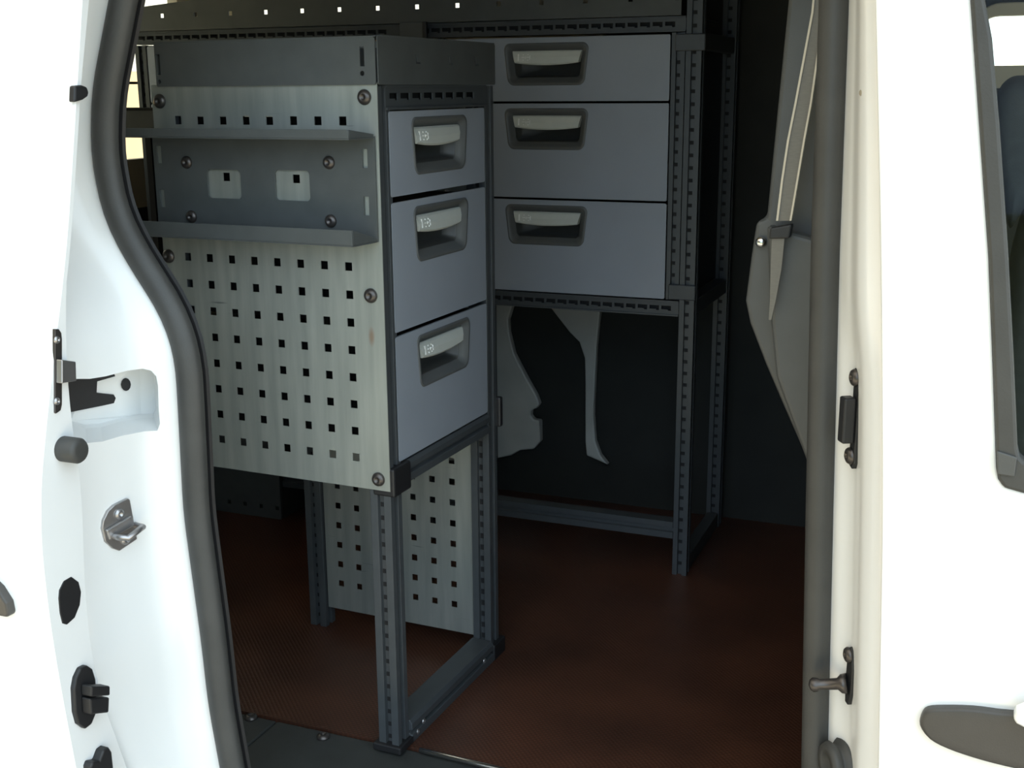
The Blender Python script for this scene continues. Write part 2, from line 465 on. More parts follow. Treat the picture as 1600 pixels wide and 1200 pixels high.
# long bracket with two trough lips, screwed on the side
bm = bmesh.new()
wins = [rrect(-0.2315, -0.1725, 0.839, 0.8805, .006), rrect(-0.1135, -0.0555, 0.8395, 0.882, .006)]
sl = [rrect(a, a + .0085, b0, b1, .001, 2) for a in (0.0308, -0.3205) for b0, b1 in ((0.8875, 0.913), (0.823, 0.849))]
sheet(bm, [(-0.327, 0.787), (0.051, 0.787), (0.051, 0.930), (-0.327, 0.930)], wins + sl, lambda u, z, d: Vector((u, -0.0040 + d, z)), 0.0024)
br = obj('holder_bracket', bm, 'dark', rackA)
for nm, zb, zl in (('upper', 0.927, 0.9405), ('lower', 0.7865, 0.809)):
    bm = bmesh.new()
    L0 = -0.46
    # flange, lip with chamfered end
    prism(bm, [(L0, -0.0042), (L0, -0.062), (0.0465, -0.062), (0.051, -0.0042)], lambda u, v, t: Vector((u, v, t)), zb, zb + .0018)
    prism(bm, [(L0, zb + .0019), (L0, zl), (0.0455, zl), (0.0462, zb + .0019)], lambda u, z, t: Vector((u, t, z)), -0.062, -0.0603)
    # end web: triangular gusset
    prism(bm, [(-0.0602, zb + .0019), (-0.0602, zl), (-0.0042, zb + .006), (-0.0042, zb + .0019)], lambda v, z, t: Vector((t - (v + 0.0602) * -0.08, v, z)), 0.0445, 0.0460)
    obj('trough_lip', bm, 'dark', br, bevel=0.0006)
for u, z in ((-0.022, 0.894), (-0.023, 0.8135), (-0.264, 0.811), (-0.266, 0.890)):
    screw('screw', (u, -0.0040, z), (0, -1, 0), 0.0092, br)
# top tray
bm = bmesh.new()
sheet(bm, rrect(-0.3115, 0.0560, 0.9975, 1.0590, .003, 3),
      [rrect(.0325, .0395, 1.0215, 1.047), [(0.0355 + .0035 * math.cos(k * .7854), 1.0125 + .0035 * math.sin(k * .7854)) for k in range(8)],
       rrect(-.3095, -.3025, 1.014, 1.043), [(-0.306 + .003 * math.cos(k * .7854), 1.0045 + .003 * math.sin(k * .7854)) for k in range(8)]],
      lambda u, z, d: Vector((u, -0.0035 + d, z)), 0.0015)
sheet(bm, rrect(0.0, 0.3705, 0.9975, 1.0605, .003, 3),
      [[(v - .0015, 1.026), (v + .0015, 1.026), (v + .0015, 1.031), (v + .0055, 1.031), (v + .0055, 1.033), (v + .0015, 1.033), (v + .0015, 1.040), (v - .0015, 1.040)] if False else
       [(v - .002, 1.026), (v + .011, 1.026), (v + .011, 1.029), (v + .002, 1.029), (v + .002, 1.039), (v - .002, 1.039)] for v in (0.108, 0.210, 0.300)],
      lambda v, z, d: Vector((0.0585 - d, v, z)), 0.0015)
box(bm, -0.3115, 0.0565, 0.3690, 0.3705, 0.9975, 1.0590)
box(bm, -0.3115, -0.3100, -0.0015, 0.3688, 0.9975, 1.0590)
box(bm, -0.3098, 0.0568, -0.0015, 0.3688, 0.9985, 1.0000)
# folded top lips
box(bm, -0.3098, 0.0568, -0.0035, 0.0100, 1.0592, 1.0606)
box(bm, 0.0475, 0.0585, 0.0102, 0.3688, 1.0606, 1.0620)
obj('top_tray', bm, 'dark', rackA)
# frame
slotted_rail('front_rail', rackA, frontM, 0.0225, 0.3375, 0.9640, 0.9970, 0.03, pitch=0.0345, s0=0.030, s1=0.335, sb=0.982)
for (u0, v0, zz, sl_) in ((0.0200, 0.0025, 0.0, ('-y',)), (0.0200, 0.3380, 0.0, ('-x', '-y'))):
    obj('post', place(post_bm(0.0345, 0.0325, zz, 0.996, sl_, pitch=.021, g=.0105, sl=.0095 if v0 > .1 else .007), T(u0, v0, 0)), ['profile', 'slot'], rackA, bevel=0.0012)
obj('post', place(post_bm(0.0345, 0.0325, 0.425, 0.996, ()), T(-0.324, 0.0025, 0)), ['profile', 'slot'], rackA, bevel=0.0012)
obj('post', place(post_bm(0.0345, 0.0325, 0.0, 0.996, ('-y',)), T(-0.326, 0.3380, 0)), ['profile', 'slot'], rackA, bevel=0.0012)
# lower drawer rail: two ribs with a groove
def ribrail(name, u0, u1, v0, v1, z0, z1, par):
    bm = bmesh.new(); h = z1 - z0
    P = [(u0, z0), (u1, z0), (u1, z0 + h * .36), (u1 - .006, z0 + h * .40), (u1 - .006, z0 + h * .54), (u1, z0 + h * .58), (u1, z0 + h * .84), (u1 - .004, z1), (u0, z1)]
    prism(bm, P, lambda a, b, t: Vector((a, t, b)), v0, v1)
    return obj(name, bm, 'profile', par, bevel=0.001)
ribrail('cross_rail', 0.024, 0.058, 0.0360, 0.3370, 0.4235, 0.4570, rackA)
ribrail('cross_rail', 0.018, 0.060, 0.0360, 0.3370, 0.0, 0.0385, rackA)
for u, v, z in ((0.0595, 0.075, 0.014), (0.0595, 0.30, 0.014), (0.0595, 0.055, 0.006)):
    screw('screw', (u - .001, v, z + .004), (1, 0, 0), 0.0048, rackA, 'steel')
# corner couplers
for v0, v1 in ((0.0345, 0.0525), (0.3695, 0.3815)):
    bm = bmesh.new(); box(bm, 0.026, 0.0625, v0 - (0.034 if v0 < .1 else 0.0), v1, 0.4150 if v0 < .1 else 0.425, 0.4580 if v0 < .1 else 0.478)
    obj('coupler', bm, 'black', rackA, bevel=0.003)
bm = bmesh.new(); box(bm, 0.012, 0.0605, -0.004, 0.040, 0.0, 0.012)
obj('foot_plate', bm, 'black', rackA, bevel=0.002)
bm = bmesh.new(); box(bm, 0.010, 0.062, 0.3365, 0.384, 0.0, 0.030)
obj('foot_plate', bm, 'black', rackA, bevel=0.003)
# drawers
for b0, b1, top in ((0.8455, 0.9620, 0.9500), (0.6530, 0.8370, 0.8240), (0.4605, 0.6465, 0.6340)):
    make_drawer(rackA, frontM, 0.0300, 0.3345, b0, b1, 0.181, top, 0.335)
# far side panel, reaching the floor
hs = []
for i in range(0, 8):
    for j in range(0, 24):
        if i == 7: continue
        u, z = -0.2575 + i * 0.0395, 0.0925 + j * 0.0385
        if z < 0.98: hs.append(rrect(u - .0056, u + .0056, z - .0058, z + .0058))
bm = bmesh.new(); sheet(bm, rrect(-0.288, 0.0195, 0.040, 0.996), hs, lambda u, z, d: Vector((u, 0.3440 + d, z)), 0.0016)
panB = obj('side_panel', bm, 'galv', rackA); panB['label'] = 'galvanised far side panel with square holes'

# =================================================================== RACKS B (far side)
YB = 2.30
bM = lambda x, z, d: Vector((x, YB + d, z))
def rackB(name, X0, X1, dx0, dx1, ha, label, right):
    root = empty(name, ((X0 + X1) / 2, YB, 0))
    tag(root, label, 'rack', 'drawer racks in the van')
    ox = (X0 + X1) / 2
    lm = lambda x, z, d: Vector((x - ox, d, z))
    # posts
    pw = 0.030
    def post(x, y, z0, z1, sl_=('-y', '+x')):
        obj('post', place(post_bm(pw, 0.032, z0, z1, sl_, pitch=0.024, g=0.010), T(x - ox, y, 0)), ['profile', 'slot'], root)
    zt = 1.20 if right else 1.092
    post(X1 - pw, 0.0, 0.0, zt); post(X1 - pw, 0.31, 0.0, zt)
    post(X0, 0.0, 0.0, 1.092, ('-y',)); post(X0, 0.31, 0.0, 1.092, ('-y',))
    # inner frame profile beside the drawers
    obj('frame_profile', place(post_bm(0.026, 0.028, 0.582, 1.092, ('-y',), pitch=0.024, g=0.009), T(X1 - pw - 0.028 - ox, 0.001, 0)), ['profile', 'slot'], root)
    if right: obj('frame_profile', place(post_bm(0.026, 0.028, 0.582, 1.092, ('-y',), pitch=0.024, g=0.009), T(X0 + pw + 0.002 - ox, 0.001, 0)), ['profile', 'slot'], root)
    slotted_rail('front_rail', root, lm, X0 + .001, X1 - pw - .001, 1.0935, 1.1215, 0.03, pitch=0.0245)
    slotted_rail('front_rail', root, lm, X0 + pw + .001, X1 - pw - .001, 0.549, 0.5800, 0.03, pitch=0.0245)
    bm = bmesh.new(); h = .036
    P = [(0.0, 0.079), (0.030, 0.079), (0.030, 0.115), (0.0, 0.115), (0.0, 0.103), (0.005, 0.101), (0.005, 0.094), (0.0, 0.092)]
    prism(bm, P, lambda a, b, t: Vector((t, a, b)), X0 + pw + .001 - ox, X1 - pw - .001 - ox)
    obj('cross_rail', bm, 'profile', root)
    for z0, z1 in ((0.0, 0.034), (0.549, 0.580), (1.06, 1.092)):
        bm = bmesh.new(); box(bm, X1 - pw + .002 - ox, X1 - .002 - ox, 0.0330, 0.309, z0, z1)
        obj('side_rail', bm, 'profile', root, bevel=.002)
    # coupler clips
    for (x0, x1, z0, z1) in (((X1 - .050), X1 + .008, 1.058, 1.089), (X1 - .052, X1 + .003, 0.583, 0.613)):
        bm = bmesh.new(); box(bm, x0 - ox, x1 - ox, -0.006, -0.0005, z0, z1); obj('coupler', bm, 'profile', root, bevel=.002)
    for b0, b1, top in ((0.9665, 1.0890, 1.0755), (0.7755, 0.9620, 0.9500), (0.5825, 0.7710, 0.7580)):
        make_drawer(root, lm, dx0, dx1, b0, b1, ha, top, 0.29)
    return root, lm, ox
rB, lmB, oxB = rackB('drawer_rack', -1.140, -0.543, -1.080, -0.6035, -0.855, 'far side rack with three grey drawers and bright silver handles above open legs', True)
# dark panel closing the side of the drawer block facing the cab
bm = bmesh.new(); box(bm, -0.5720 - oxB, -0.5700 - oxB, 0.033, 0.309, 0.581, 1.059); obj('side_panel', bm, 'black', rB)
rC, lmC, oxC = rackB('drawer_rack', -1.850, -1.1420, -1.8165, -1.2025, -1.496, 'rearmost far side rack half hidden behind the perforated panel', False)
# kick box of the left far rack
bm = bmesh.new()
hs = [rrect(x - .005, x + .005, z - .005, z + .005) for x in [-1.80 + .045 * k for k in range(7)] for z in (0.028, 0.120)]
sheet(bm, rrect(-1.815, -1.520, 0.001, 0.30), hs, lambda x, z, d: lmC(x, z, -0.014 + d), 0.002)
box(bm, -1.815 - oxC, -1.520 - oxC, -0.005, 0.30, 0.001, 0.30, 1)
obj('kick_panel', bm, ['dark', 'near_black'], rC)

# long top tray on both far racks
bm = bmesh.new()
hs = [rrect(x - .0045, x + .0045, 1.149, 1.158) for x in [-1.756 + 0.0898 * k for k in range(14)]]
zt = lambda x: 1.178
sheet(bm, [(-1.86, 1.1225), (-0.580, 1.1225), (-0.580, 1.190), (-1.60, 1.190), (-1.86, 1.170)], hs, lambda x, z, d: Vector((x, YB - 0.016 + d, z)), 0.002)
box(bm, -1.86, -0.580, YB - 0.0138, YB + 0.30, 1.1225, 1.1245)
box(bm, -1.60, -0.580, YB - 0.0138, YB - 0.006, 1.1882, 1.1900)
tr = obj('shelf_tray', bm, 'dark'); tag(tr, 'long dark sheet metal tray with square holes on top of the far racks', 'shelf tray')
bm = bmesh.new(); box(bm, -1.166, -1.113, YB - .020, YB - .0165, 1.092, 1.124); box(bm, -1.113, -1.104, YB - .024, YB - .0165, 1.090, 1.124, 1)
obj('clip', bm, ['dark', 'black'], tr, bevel=.001)

# dark shelf behind the left end of the near rack
p = atY(176, 168, 1.95); q = atY(242, 205, 1.95)
bm = bmesh.new()
box(bm, p.x - .05, q.x + .06, 1.95, 1.952, q.z - .01, p.z); box(bm, p.x - .05, q.x + .06, 1.9525, 2.12, q.z - .01, q.z - .008)
box(bm, p.x - .05, q.x + .06, 1.948, 1.9495, p.z - .006, p.z - .001, 1)
for xx in (p.x - .048, p.x - .020):
    box(bm, xx, xx + .014, 1.955, 1.969, 0.0, q.z - .0102, 1)
    box(bm, xx, xx + .014, 2.100, 2.114, 0.0, q.z - .0102, 1)
sh = obj('shelf', bm, ['dark', 'slot']); tag(sh, 'dark grey shelf tray behind left end of the perforated panel', 'shelf')

# =================================================================== SETTING
YW = 2.68
bm = bmesh.new(); box(bm, -1.95, -0.10, 1.490, YW, -0.012, 0.0); struct(obj('floor', bm, 'floor'))
bm = bmesh.new(); box(bm, -1.95, 1.6, 1.10, YW + .1, 1.30, 1.33); struct(obj('ceiling', bm, 'beige'))
# sill strip in the door opening with screws
bm = bmesh.new(); box(bm, -1.02, -0.10, 1.215, 1.4895, -0.045, -0.004)
box(bm, -1.93, -1.0202, 1.32, 1.4895, -0.045, -0.004)
sillo = struct(obj('trim_1', bm, 'sill', bevel=.004))
for px, py in ((392, 1122), (505, 1152)):
    pt = atZ(px, py, -0.004); screw('screw', pt, (0, 0, 1), 0.011, sillo)
# bright edging strip
a = atZ(655, 1172, 0.004); b = atZ(800, 1207, 0.004)
bm = bmesh.new(); dirv = (Vector((b.x, b.y, 0)) - Vector((a.x, a.y, 0))).normalized()
lathe(bm, (a.x, a.y, 0.0045), dirv, [(0, 0.002), (0.0015, 0.004), (0.30, 0.004), (0.302, 0.002)], 14)
tag(obj('edging_strip', bm, 'chrome', smooth=True), 'bright aluminium rod along the floor edge beside the near rack foot', 'edging strip')

# far wall: near-black sheet, trim and painted-in cavity shade, with painted ribs in front
bm = bmesh.new(); 
# lower wall, with an opening for the cab window
cabwin = rrect(-0.078, 0.62, 1.026, 1.128, 0.045, 8)
sheet(bm, rrect(-1.95, 1.6, -0.1, 1.30), [cabwin, rrect(-1.80, -1.18, 1.135, 1.275, .03, 5)], lambda x, z, d: Vector((x, YW + d, z)), 0.03)
wr = struct(obj('wall_right', bm, 'near_black'))
def pxpoly(pts, Y): return [(p.x, p.z) for p in (atY(x, y, Y) for x, y in pts)]
def smoothpoly(pts, n=4):
    out = []; N = len(pts)
    for i in range(N):
        p0, p1, p2, p3 = (Vector(pts[(i + k) % N]) for k in (-1, 0, 1, 2))
        for k in range(n):
            t = k / n
            out.append(tuple(0.5 * ((2 * p1) + (-p0 + p2) * t + (2 * p0 - 5 * p1 + 4 * p2 - p3) * t * t + (-p0 + 3 * p1 - 3 * p2 + p3) * t ** 3)))
    return out
YR = 2.645
rib1 = [(700, 440), (800, 440), (800, 480), (794, 500), (795, 520), (803, 553), (822, 590), (838, 618), (843, 632), (838, 638), (830, 641), (829, 650), (834, 656), (843, 657), (844, 690), (834, 702), (812, 704), (798, 712), (760, 720), (700, 720)]
rib2 = [(852, 440), (938, 440), (937, 490), (932, 540), (929, 600), (927, 650), (930, 690), (938, 712), (950, 727), (930, 718), (916, 712), (914, 690), (914, 600), (913, 560), (905, 535), (890, 520), (876, 502), (862, 484), (852, 472)]
for rb in (rib1, rib2):
    bm = bmesh.new(); sheet(bm, pxpoly(rb, YR), [], lambda x, z, d: Vector((x, YR + d, z)), 0.02)
    o = obj('body_rib', bm, 'body_in', wr, bevel=0.004); o['label'] = 'white painted inner body rib'
# upper far wall: painted inner side over the racks
bm = bmesh.new(); sheet(bm, rrect(-1.94, -0.85, 1.0, 1.29), [rrect(-1.795, -1.185, 1.14, 1.27, .03, 5)], lambda x, z, d: Vector((x, YW - .02 + d, z)), 0.018); obj('upper_panel', bm, 'beige', wr)
bm = bmesh.new(); box(bm, -1.81, -1.17, YW + .012, YW + .016, 1.125, 1.285); obj('pane', bm, 'glass', wr)
# far cab window pane and its trim
bm = bmesh.new(); sheet(bm, rrect(-0.083, 0.645, 0.985, 1.150, 0.055, 8), [rrect(-0.074, 0.616, 1.030, 1.124, 0.043, 8)], lambda x, z, d: Vector((x, YW - .014 + d, z)), .012); obj('window_trim', bm, 'beige', wr, bevel=.003)
bm = bmesh.new(); box(bm, -0.082, 0.63, YW + .012, YW + .016, 0.79, 1.14); obj('pane', bm, 'glass', wr)

# rear wall with window
bm = bmesh.new()
rw = [(2.335, 1.02), (2.60, 1.02), (2.60, 1.25), (2.335, 1.25)]
rw0 = rrect(1.45, 2.60, 0.832, 1.268, .05, 5)
sheet(bm, rrect(1.10, YW, -0.1, 1.30), [rw0], lambda y, z, d: Vector((-1.95 - d, y, z)), 0.03)
wrear = struct(obj('wall_rear', bm, 'beige'))
bm = bmesh.new(); box(bm, -1.968, -1.964, 1.44, 2.61, 0.82, 1.28); obj('pane', bm, 'glass', wrear)
bm = bmesh.new(); box(bm, -1.9635, -1.955, 1.46, 2.59, 1.008, 1.014); obj('wiper', bm, 'black', wrear)
bm = bmesh.new(); box(bm, -1.9495, -1.944, 1.7, 2.36, 0.722, 0.826); obj('trim_panel', bm, 'greypanel', wrear, bevel=.004)
bm = bmesh.new(); box(bm, -1.9495, -1.940, 1.7, 2.62, 0.0, 0.716); obj('lower_panel', bm, 'near_black', wrear, bevel=.004)

# bulkhead between load space and cab
bm = bmesh.new(); box(bm, -0.100, -0.085, 1.30, YW - .001, -0.04, 1.299); struct(obj('wall_front', bm, 'near_black'))

# ---------------- rear side pillar (left) lofted
seal_px = [(193, 0), (174, 100), (165, 145), (163, 240), (180, 330), (215, 400), (249, 450), (277, 500), (294, 560), (298, 620), (307, 800), (334, 1000), (345, 1100), (363, 1200)]
YS = 1.235
sealL = [(p.z, p.x) for p in (atY(x, y, YS) for x, y in seal_px)]
def Xs(z): return csmooth(sealL, z, 0.025)
d_out = [(atX(x, y, -.98).z, atX(x, y, -.98).y) for x, y in ((125, 0), (113, 200), (100, 400), (85, 520), (66, 690), (57, 800), (68, 930), (88, 1060), (115, 1200))]
d_in = [(atX(x, y, -.98).z, atX(x, y, -.98).y) for x, y in ((141, 0), (122, 200), (106, 400), (104, 520), (110, 640), (130, 760), (134, 930), (150, 1060), (200, 1200))]
def Yo(z): return csmooth(d_out, z, 0.05)
def Yi(z): return max(csmooth(d_in, z, 0.05), Yo(z) + 0.012)
def jamb(s, z):
    """s 0..1 from the seal outwards to the outer skin"""
    xs = Xs(z) - 0.012; yk = Yi(z) + 0.022
    D = YS - yk
    P = [(0, 0, 0), (.12, -.008, .06), (.22, -.026, .14), (.34, -.040, .30), (.55, -.052, .60), (.72, -.058, .82), (.82, -.064, .93), (.90, -.074, 1.0), (1.0, -.12, 1.0)]
    for (s0, x0, t0), (s1, x1, t1) in zip(P, P[1:]):
        if s <= s1 + 1e-9:
            k = (s - s0) / (s1 - s0); return Vector((xs + x0 + (x1 - x0) * k, YS - D * (t0 + (t1 - t0) * k), z))
def jamb_s(s, z):
    w = 0.045
    acc = Vector((0, 0, 0))
    for k in range(-2, 3): acc += jamb(min(1, max(0, s + k * w / 2)), z)
    return acc / 5
def jhit(px, py):
    d = ray(px, py); best = None
    s, z = 0.4, 0.6
    def err(s, z):
        P = jamb_s(min(1, max(0, s)), z) - CAM; t = P.dot(d) / d.dot(d); e = P - d * t
        return Vector((e.dot(RT), e.dot(UP)))
    for it in range(40):
        e = err(s, z); h = 1e-3
        js = (err(s + h, z) - e) / h; jz = (err(s, z + h) - e) / h
        det = js.x * jz.y - js.y * jz.x
        if abs(det) < 1e-12: break
        ds = (-e.x * jz.y + e.y * jz.x) / det; dz = (-js.x * e.y + js.y * e.x) / det
        s += max(-.1, min(.1, ds)); z += max(-.05, min(.05, dz))
        s = min(0.98, max(0.02, s))
    return s, z
rec_px = [(112, 592), (140, 592), (165, 588), (200, 579), (222, 576), (236, 579), (244, 588), (247, 603), (248, 640), (250, 662), (246, 673), (226, 674), (190, 681), (160, 690), (135, 692), (112, 684)]
rec = [jhit(*p) for p in rec_px]
# run the recess on to the outer skin, behind the open door
zt_, zb_ = rec[0][1], rec[-1][1]
rec = [(0.93, zt_)] + [r for r in rec if r[0] < 0.9] + [(0.93, zb_)]
ex = [(i / 26, -0.15 + 1.45 * j / 90) for i in range(1, 26) for j in range(1, 90)]
bord = [(0, -0.15 + 1.45 * j / 90) for j in range(91)] + [(i / 26, 1.30) for i in range(1, 26)] + [(1, 1.30 - 1.45 * j / 90) for j in range(91)] + [(1 - i / 26, -0.15) for i in range(1, 26)]
ov, tris = cdt(bord, [rec], ex)
bm = bmesh.new(); vs = [bm.verts.new(jamb_s(p[0], p[1])) for p in ov]
for t in tris: bm.faces.new([vs[i] for i in t])
for v in [v for v in bm.verts if not v.link_faces]: bm.verts.remove(v)
# outer quarter skin running back, inner return, and the pocket of the rail
zs = [-0.15 + 1.45 * j / 60 for j in range(61)]
for j in range(60):
    a0, a1 = jamb_s(1, zs[j]), jamb_s(1, zs[j + 1])
    q = [a0, a1, Vector((-1.98, a1.y, a1.z)), Vector((-1.98, a0.y, a0.z))]
    bm.faces.new([bm.verts.new(p) for p in q])
    b0, b1 = jamb_s(0, zs[j]), jamb_s(0, zs[j + 1])
    o_ = Vector((0.0, 0.03, 0))
    bm.faces.new([bm.verts.new(p) for p in (b0, b1, b1 + o_, b0 + o_)])
    bm.faces.new([bm.verts.new(p) for p in (b0 + o_, b1 + o_, Vector((-1.945, 1.30, b1.z)), Vector((-1.945, 1.30, b0.z)))])
bmesh.ops.remove_doubles(bm, verts=bm.verts, dist=1e-5)
wl = struct(obj('wall_left', bm, 'paint', smooth=True))
# pocket
IN = Vector((-0.045, 0.050, 0.0))
bm = bmesh.new()
r0 = [jamb_s(*p) for p in rec]
cen = sum(r0, Vector()) / len(r0)
rings = []
for k, (f, sc) in enumerate(((0, 1), (.12, .985), (.5, .95), (.85, .92), (1.0, .86))):
    rings.append([bm.verts.new(p + IN * f + (cen - p) * (1 - sc) * Vector((0, 0, 1)).normalized().z * 0 + Vector((0, 0, (cen.z - p.z) * (1 - sc)))) for p in r0])
n = len(r0)
for ra, rb in zip(rings, rings[1:]):
    for k in range(n): bm.faces.new([ra[k], ra[(k + 1) % n], rb[(k + 1) % n], rb[k]])
bm.faces.new(rings[-1])
pk = obj('rail_pocket', bm, 'paint', wl, smooth=False); pk['label'] = 'recessed pocket at the end of the door rail'
# black rail slots and a hole in the back of the pocket
def pocket_pt(px, py, f):
    s, z = jhit(px, py); base = jamb_s(s, z)
    # slide along the ray until at pocket depth f
    nrm = Vector((0.745, -0.667, 0)); d = ray(px, py)
    P0 = base; dist = IN.length * f
    return P0 + d * (dist / -d.dot(nrm))
bm = bmesh.new()
def pk_poly(pts, f0, f1):
    A = [bm.verts.new(pocket_pt(x, y, f0)) for x, y in pts]; n = len(A)
    off = Vector((-0.745, 0.667, 0)) * 0.03
    B = [bm.verts.new(v.co + off) for v in A]
    bm.faces.new(A); bm.faces.new(list(reversed(B)))
    for k in range(n): bm.faces.new([A[k], B[k], B[(k + 1) % n], A[(k + 1) % n]])
pk_poly([(100, 588), (140, 590), (178, 582), (180, 588), (152, 596), (151, 614), (178, 617), (181, 622), (178, 630), (160, 634), (100, 646)], 0.93, 1)
pk_poly([(197 + 7.5 * math.cos(a), 601 + 10 * math.sin(a)) for a in [k * .5236 for k in range(12)]], 0.93, 1)
o = obj('door_rail', bm, 'black', pk); o['label'] = 'black end of the sliding door rail'

# striker on the pillar
s_, z_ = jhit(184, 820); c = jamb_s(s_, z_)
e1 = (jamb_s(s_ + .03, z_) - jamb_s(s_ - .03, z_)).normalized()   # outwards along the jamb
nj = e1.cross(Vector((0, 0, 1))); 
if nj.dot(CAM - c) < 0: nj = -nj
S = lambda a, b, d: c + e1 * (-a) + Vector((0, 0, 1)) * b + nj * d     # a to the right in view
# find scale of e1 in view: pixels per metre horizontally
pa = S(0.01, 0, 0) - CAM; pb = S(-0.01, 0, 0) - CAM
pxm = F_PX * (pa.dot(RT) / pa.dot(FW) - pb.dot(RT) / pb.dot(FW)) / 0.02
pzm = F_PX / (c - CAM).dot(FW)
def spx(x, y, d=0): return S((x - 184) / pxm, -(y - 820) / pzm, d)
bm = bmesh.new()
pl = [(157, 815), (160, 803), (168, 791), (178, 785), (200, 781), (203, 784), (209, 852), (180, 861), (170, 853), (160, 838)]
A = [bm.verts.new(spx(x, y, .0045)) for x, y in pl]; B = [bm.verts.new(spx(x, y, -.004)) for x, y in pl]
bm.faces.new(A); bm.faces.new(list(reversed(B)))
for k in range(len(A)): bm.faces.new([A[k], B[k], B[(k + 1) % len(A)], A[(k + 1) % len(A)]])
stk = obj('door_striker', bm, 'steel', wl, bevel=.001); stk['label'] = 'bare steel striker plate with loop'
for x, y in ((184, 801), (190, 845)): screw('screw', spx(x, y, .004), nj, .0075, stk, 'steel')
# loop
bm = bmesh.new()
pts = [spx(171, 832, 0.004), spx(172, 832, .018), spx(180, 834, .024), spx(196, 828, .024), spx(206, 826, .022), spx(208, 828, 0.004)]
prev = None
for i, p in enumerate(pts):
    t = (pts[min(i + 1, len(pts) - 1)] - pts[max(i - 1, 0)]).normalized(); u = t.orthogonal().normalized(); w = t.cross(u)
    ring = [bm.verts.new(p + (u * math.cos(k * .6283) + w * math.sin(k * .6283)) * .0042) for k in range(10)]
    if prev:
        # align rings by nearest start
        j0 = min(range(10), key=lambda j: (ring[j].co - prev[0].co).length); ring = ring[j0:] + ring[:j0]
        if (ring[1].co - prev[1].co).length > (ring[-1].co - prev[1].co).length: ring = [ring[0]] + ring[:0:-1]
        for k in range(10): bm.faces.new([prev[k], prev[(k + 1) % 10], ring[(k + 1) % 10], ring[k]])
    else: bm.faces.new(ring)
    prev = ring
bm.faces.new(prev)
obj('striker_loop', bm, 'steel', stk, smooth=True)
bm = bmesh.new(); 
A = [(160, 818), (200, 808), (204, 826), (164, 836)]
a_ = [bm.verts.new(spx(x, y, .009)) for x, y in A]; b_ = [bm.verts.new(spx(x, y, .0046)) for x, y in A]
bm.faces.new(a_); bm.faces.new(list(reversed(b_)))
for k in range(4): bm.faces.new([a_[k], b_[k], b_[(k + 1) % 4], a_[(k + 1) % 4]])
obj('striker_block', bm, 'steel', stk, bevel=.0015)

# ---------------- rubber seal round the opening (closed loop)
seal_rpx = [(1304, 0), (1290, 400), (1281, 800), (1273, 1200)]
sealR = [(p.z, p.x) for p in (atY(x, y, YS) for x, y in seal_rpx)]
def Xr(z): return interp(sealR, z)
path = []
for k in range(60): z = 0.05 + (1.14 - 0.05) * k / 59; path.append((Vector((Xs(z), YS, z)), 0.0168))
xt0, xt1 = Xs(1.14), Xr(1.14)
for k in range(1, 7): a = math.pi - k / 7 * math.pi / 2; path.append((Vector((xt0 + .05 + .05 * math.cos(a), YS, 1.14 + .05 * math.sin(a))), .016))
for k in range(1, 12): path.append((Vector((xt0 + .05 + (xt1 - xt0 - .1) * k / 12, YS, 1.19)), .015))
for k in range(1, 7): a = math.pi / 2 - k / 7 * math.pi / 2; path.append((Vector((xt1 - .05 + .05 * math.cos(a), YS, 1.14 + .05 * math.sin(a))), .0145))
for k in range(40): z = 1.14 - (1.14 - 0.05) * k / 39; path.append((Vector((Xr(z), YS, z)), 0.0135))
xb0, xb1 = Xs(.05), Xr(.05)
for k in range(1, 5): a = -k / 5 * math.pi / 2; path.append((Vector((xb1 - .04 + .04 * math.cos(a), YS, .05 + .04 * math.sin(a))), .014))
for k in range(1, 12): path.append((Vector((xb1 - .04 - (xb1 - xb0 - .08) * k / 12, YS, .010)), .014))
for k in range(1, 5): a = -math.pi / 2 - k / 5 * math.pi / 2; path.append((Vector((xb0 + .04 + .04 * math.cos(a), YS, .05 + .04 * math.sin(a))), .0155))
bm = bmesh.new(); rings = []; N = len(path)
for i, (p, r) in enumerate(path):
    t = (path[(i + 1) % N][0] - path[i - 1][0]).normalized(); w = Vector((t.z, 0, -t.x))      # points into the opening
    ring = []
    for k in range(16):
        a = 2 * math.pi * k / 16; rr = r * (1 + 0.10 * math.cos(2 * a))
        ring.append(bm.verts.new(p + w * math.cos(a) * rr + Vector((0, -1, 0)) * math.sin(a) * r * 0.95))
    # fin on the inner side
    rings.append(ring)
for i in range(N):
    ra, rb = rings[i], rings[(i + 1) % N]
    for k in range(16): bm.faces.new([ra[k], ra[(k + 1) % 16], rb[(k + 1) % 16], rb[k]])
seal = obj('door_seal', bm, 'rubber', smooth=True)
tag(seal, 'black rubber seal running around the sliding door opening', 'door seal')
# seal lip behind (flat inner flange of the seal)
bm = bmesh.new(); prev = None; first = None
for i, (p, r) in enumerate(path):
    t = (path[(i + 1) % N][0] - path[i - 1][0]).normalized(); w = Vector((t.z, 0, -t.x))
    c0 = p + Vector((0, .014, 0))
    sec = [bm.verts.new(c0 + w * x + Vector((0, y, 0))) for x, y in ((-.006, 0), (r - .003, .002), (r - .001, .006), (-.006, .008))]
    if prev:
        for k in range(4): bm.faces.new([prev[k], prev[(k + 1) % 4], sec[(k + 1) % 4], sec[k]])
    else: first = sec
    prev = sec
for k in range(4): bm.faces.new([prev[k], prev[(k + 1) % 4], first[(k + 1) % 4], first[k]])
obj('seal_lip', bm, 'black', seal)

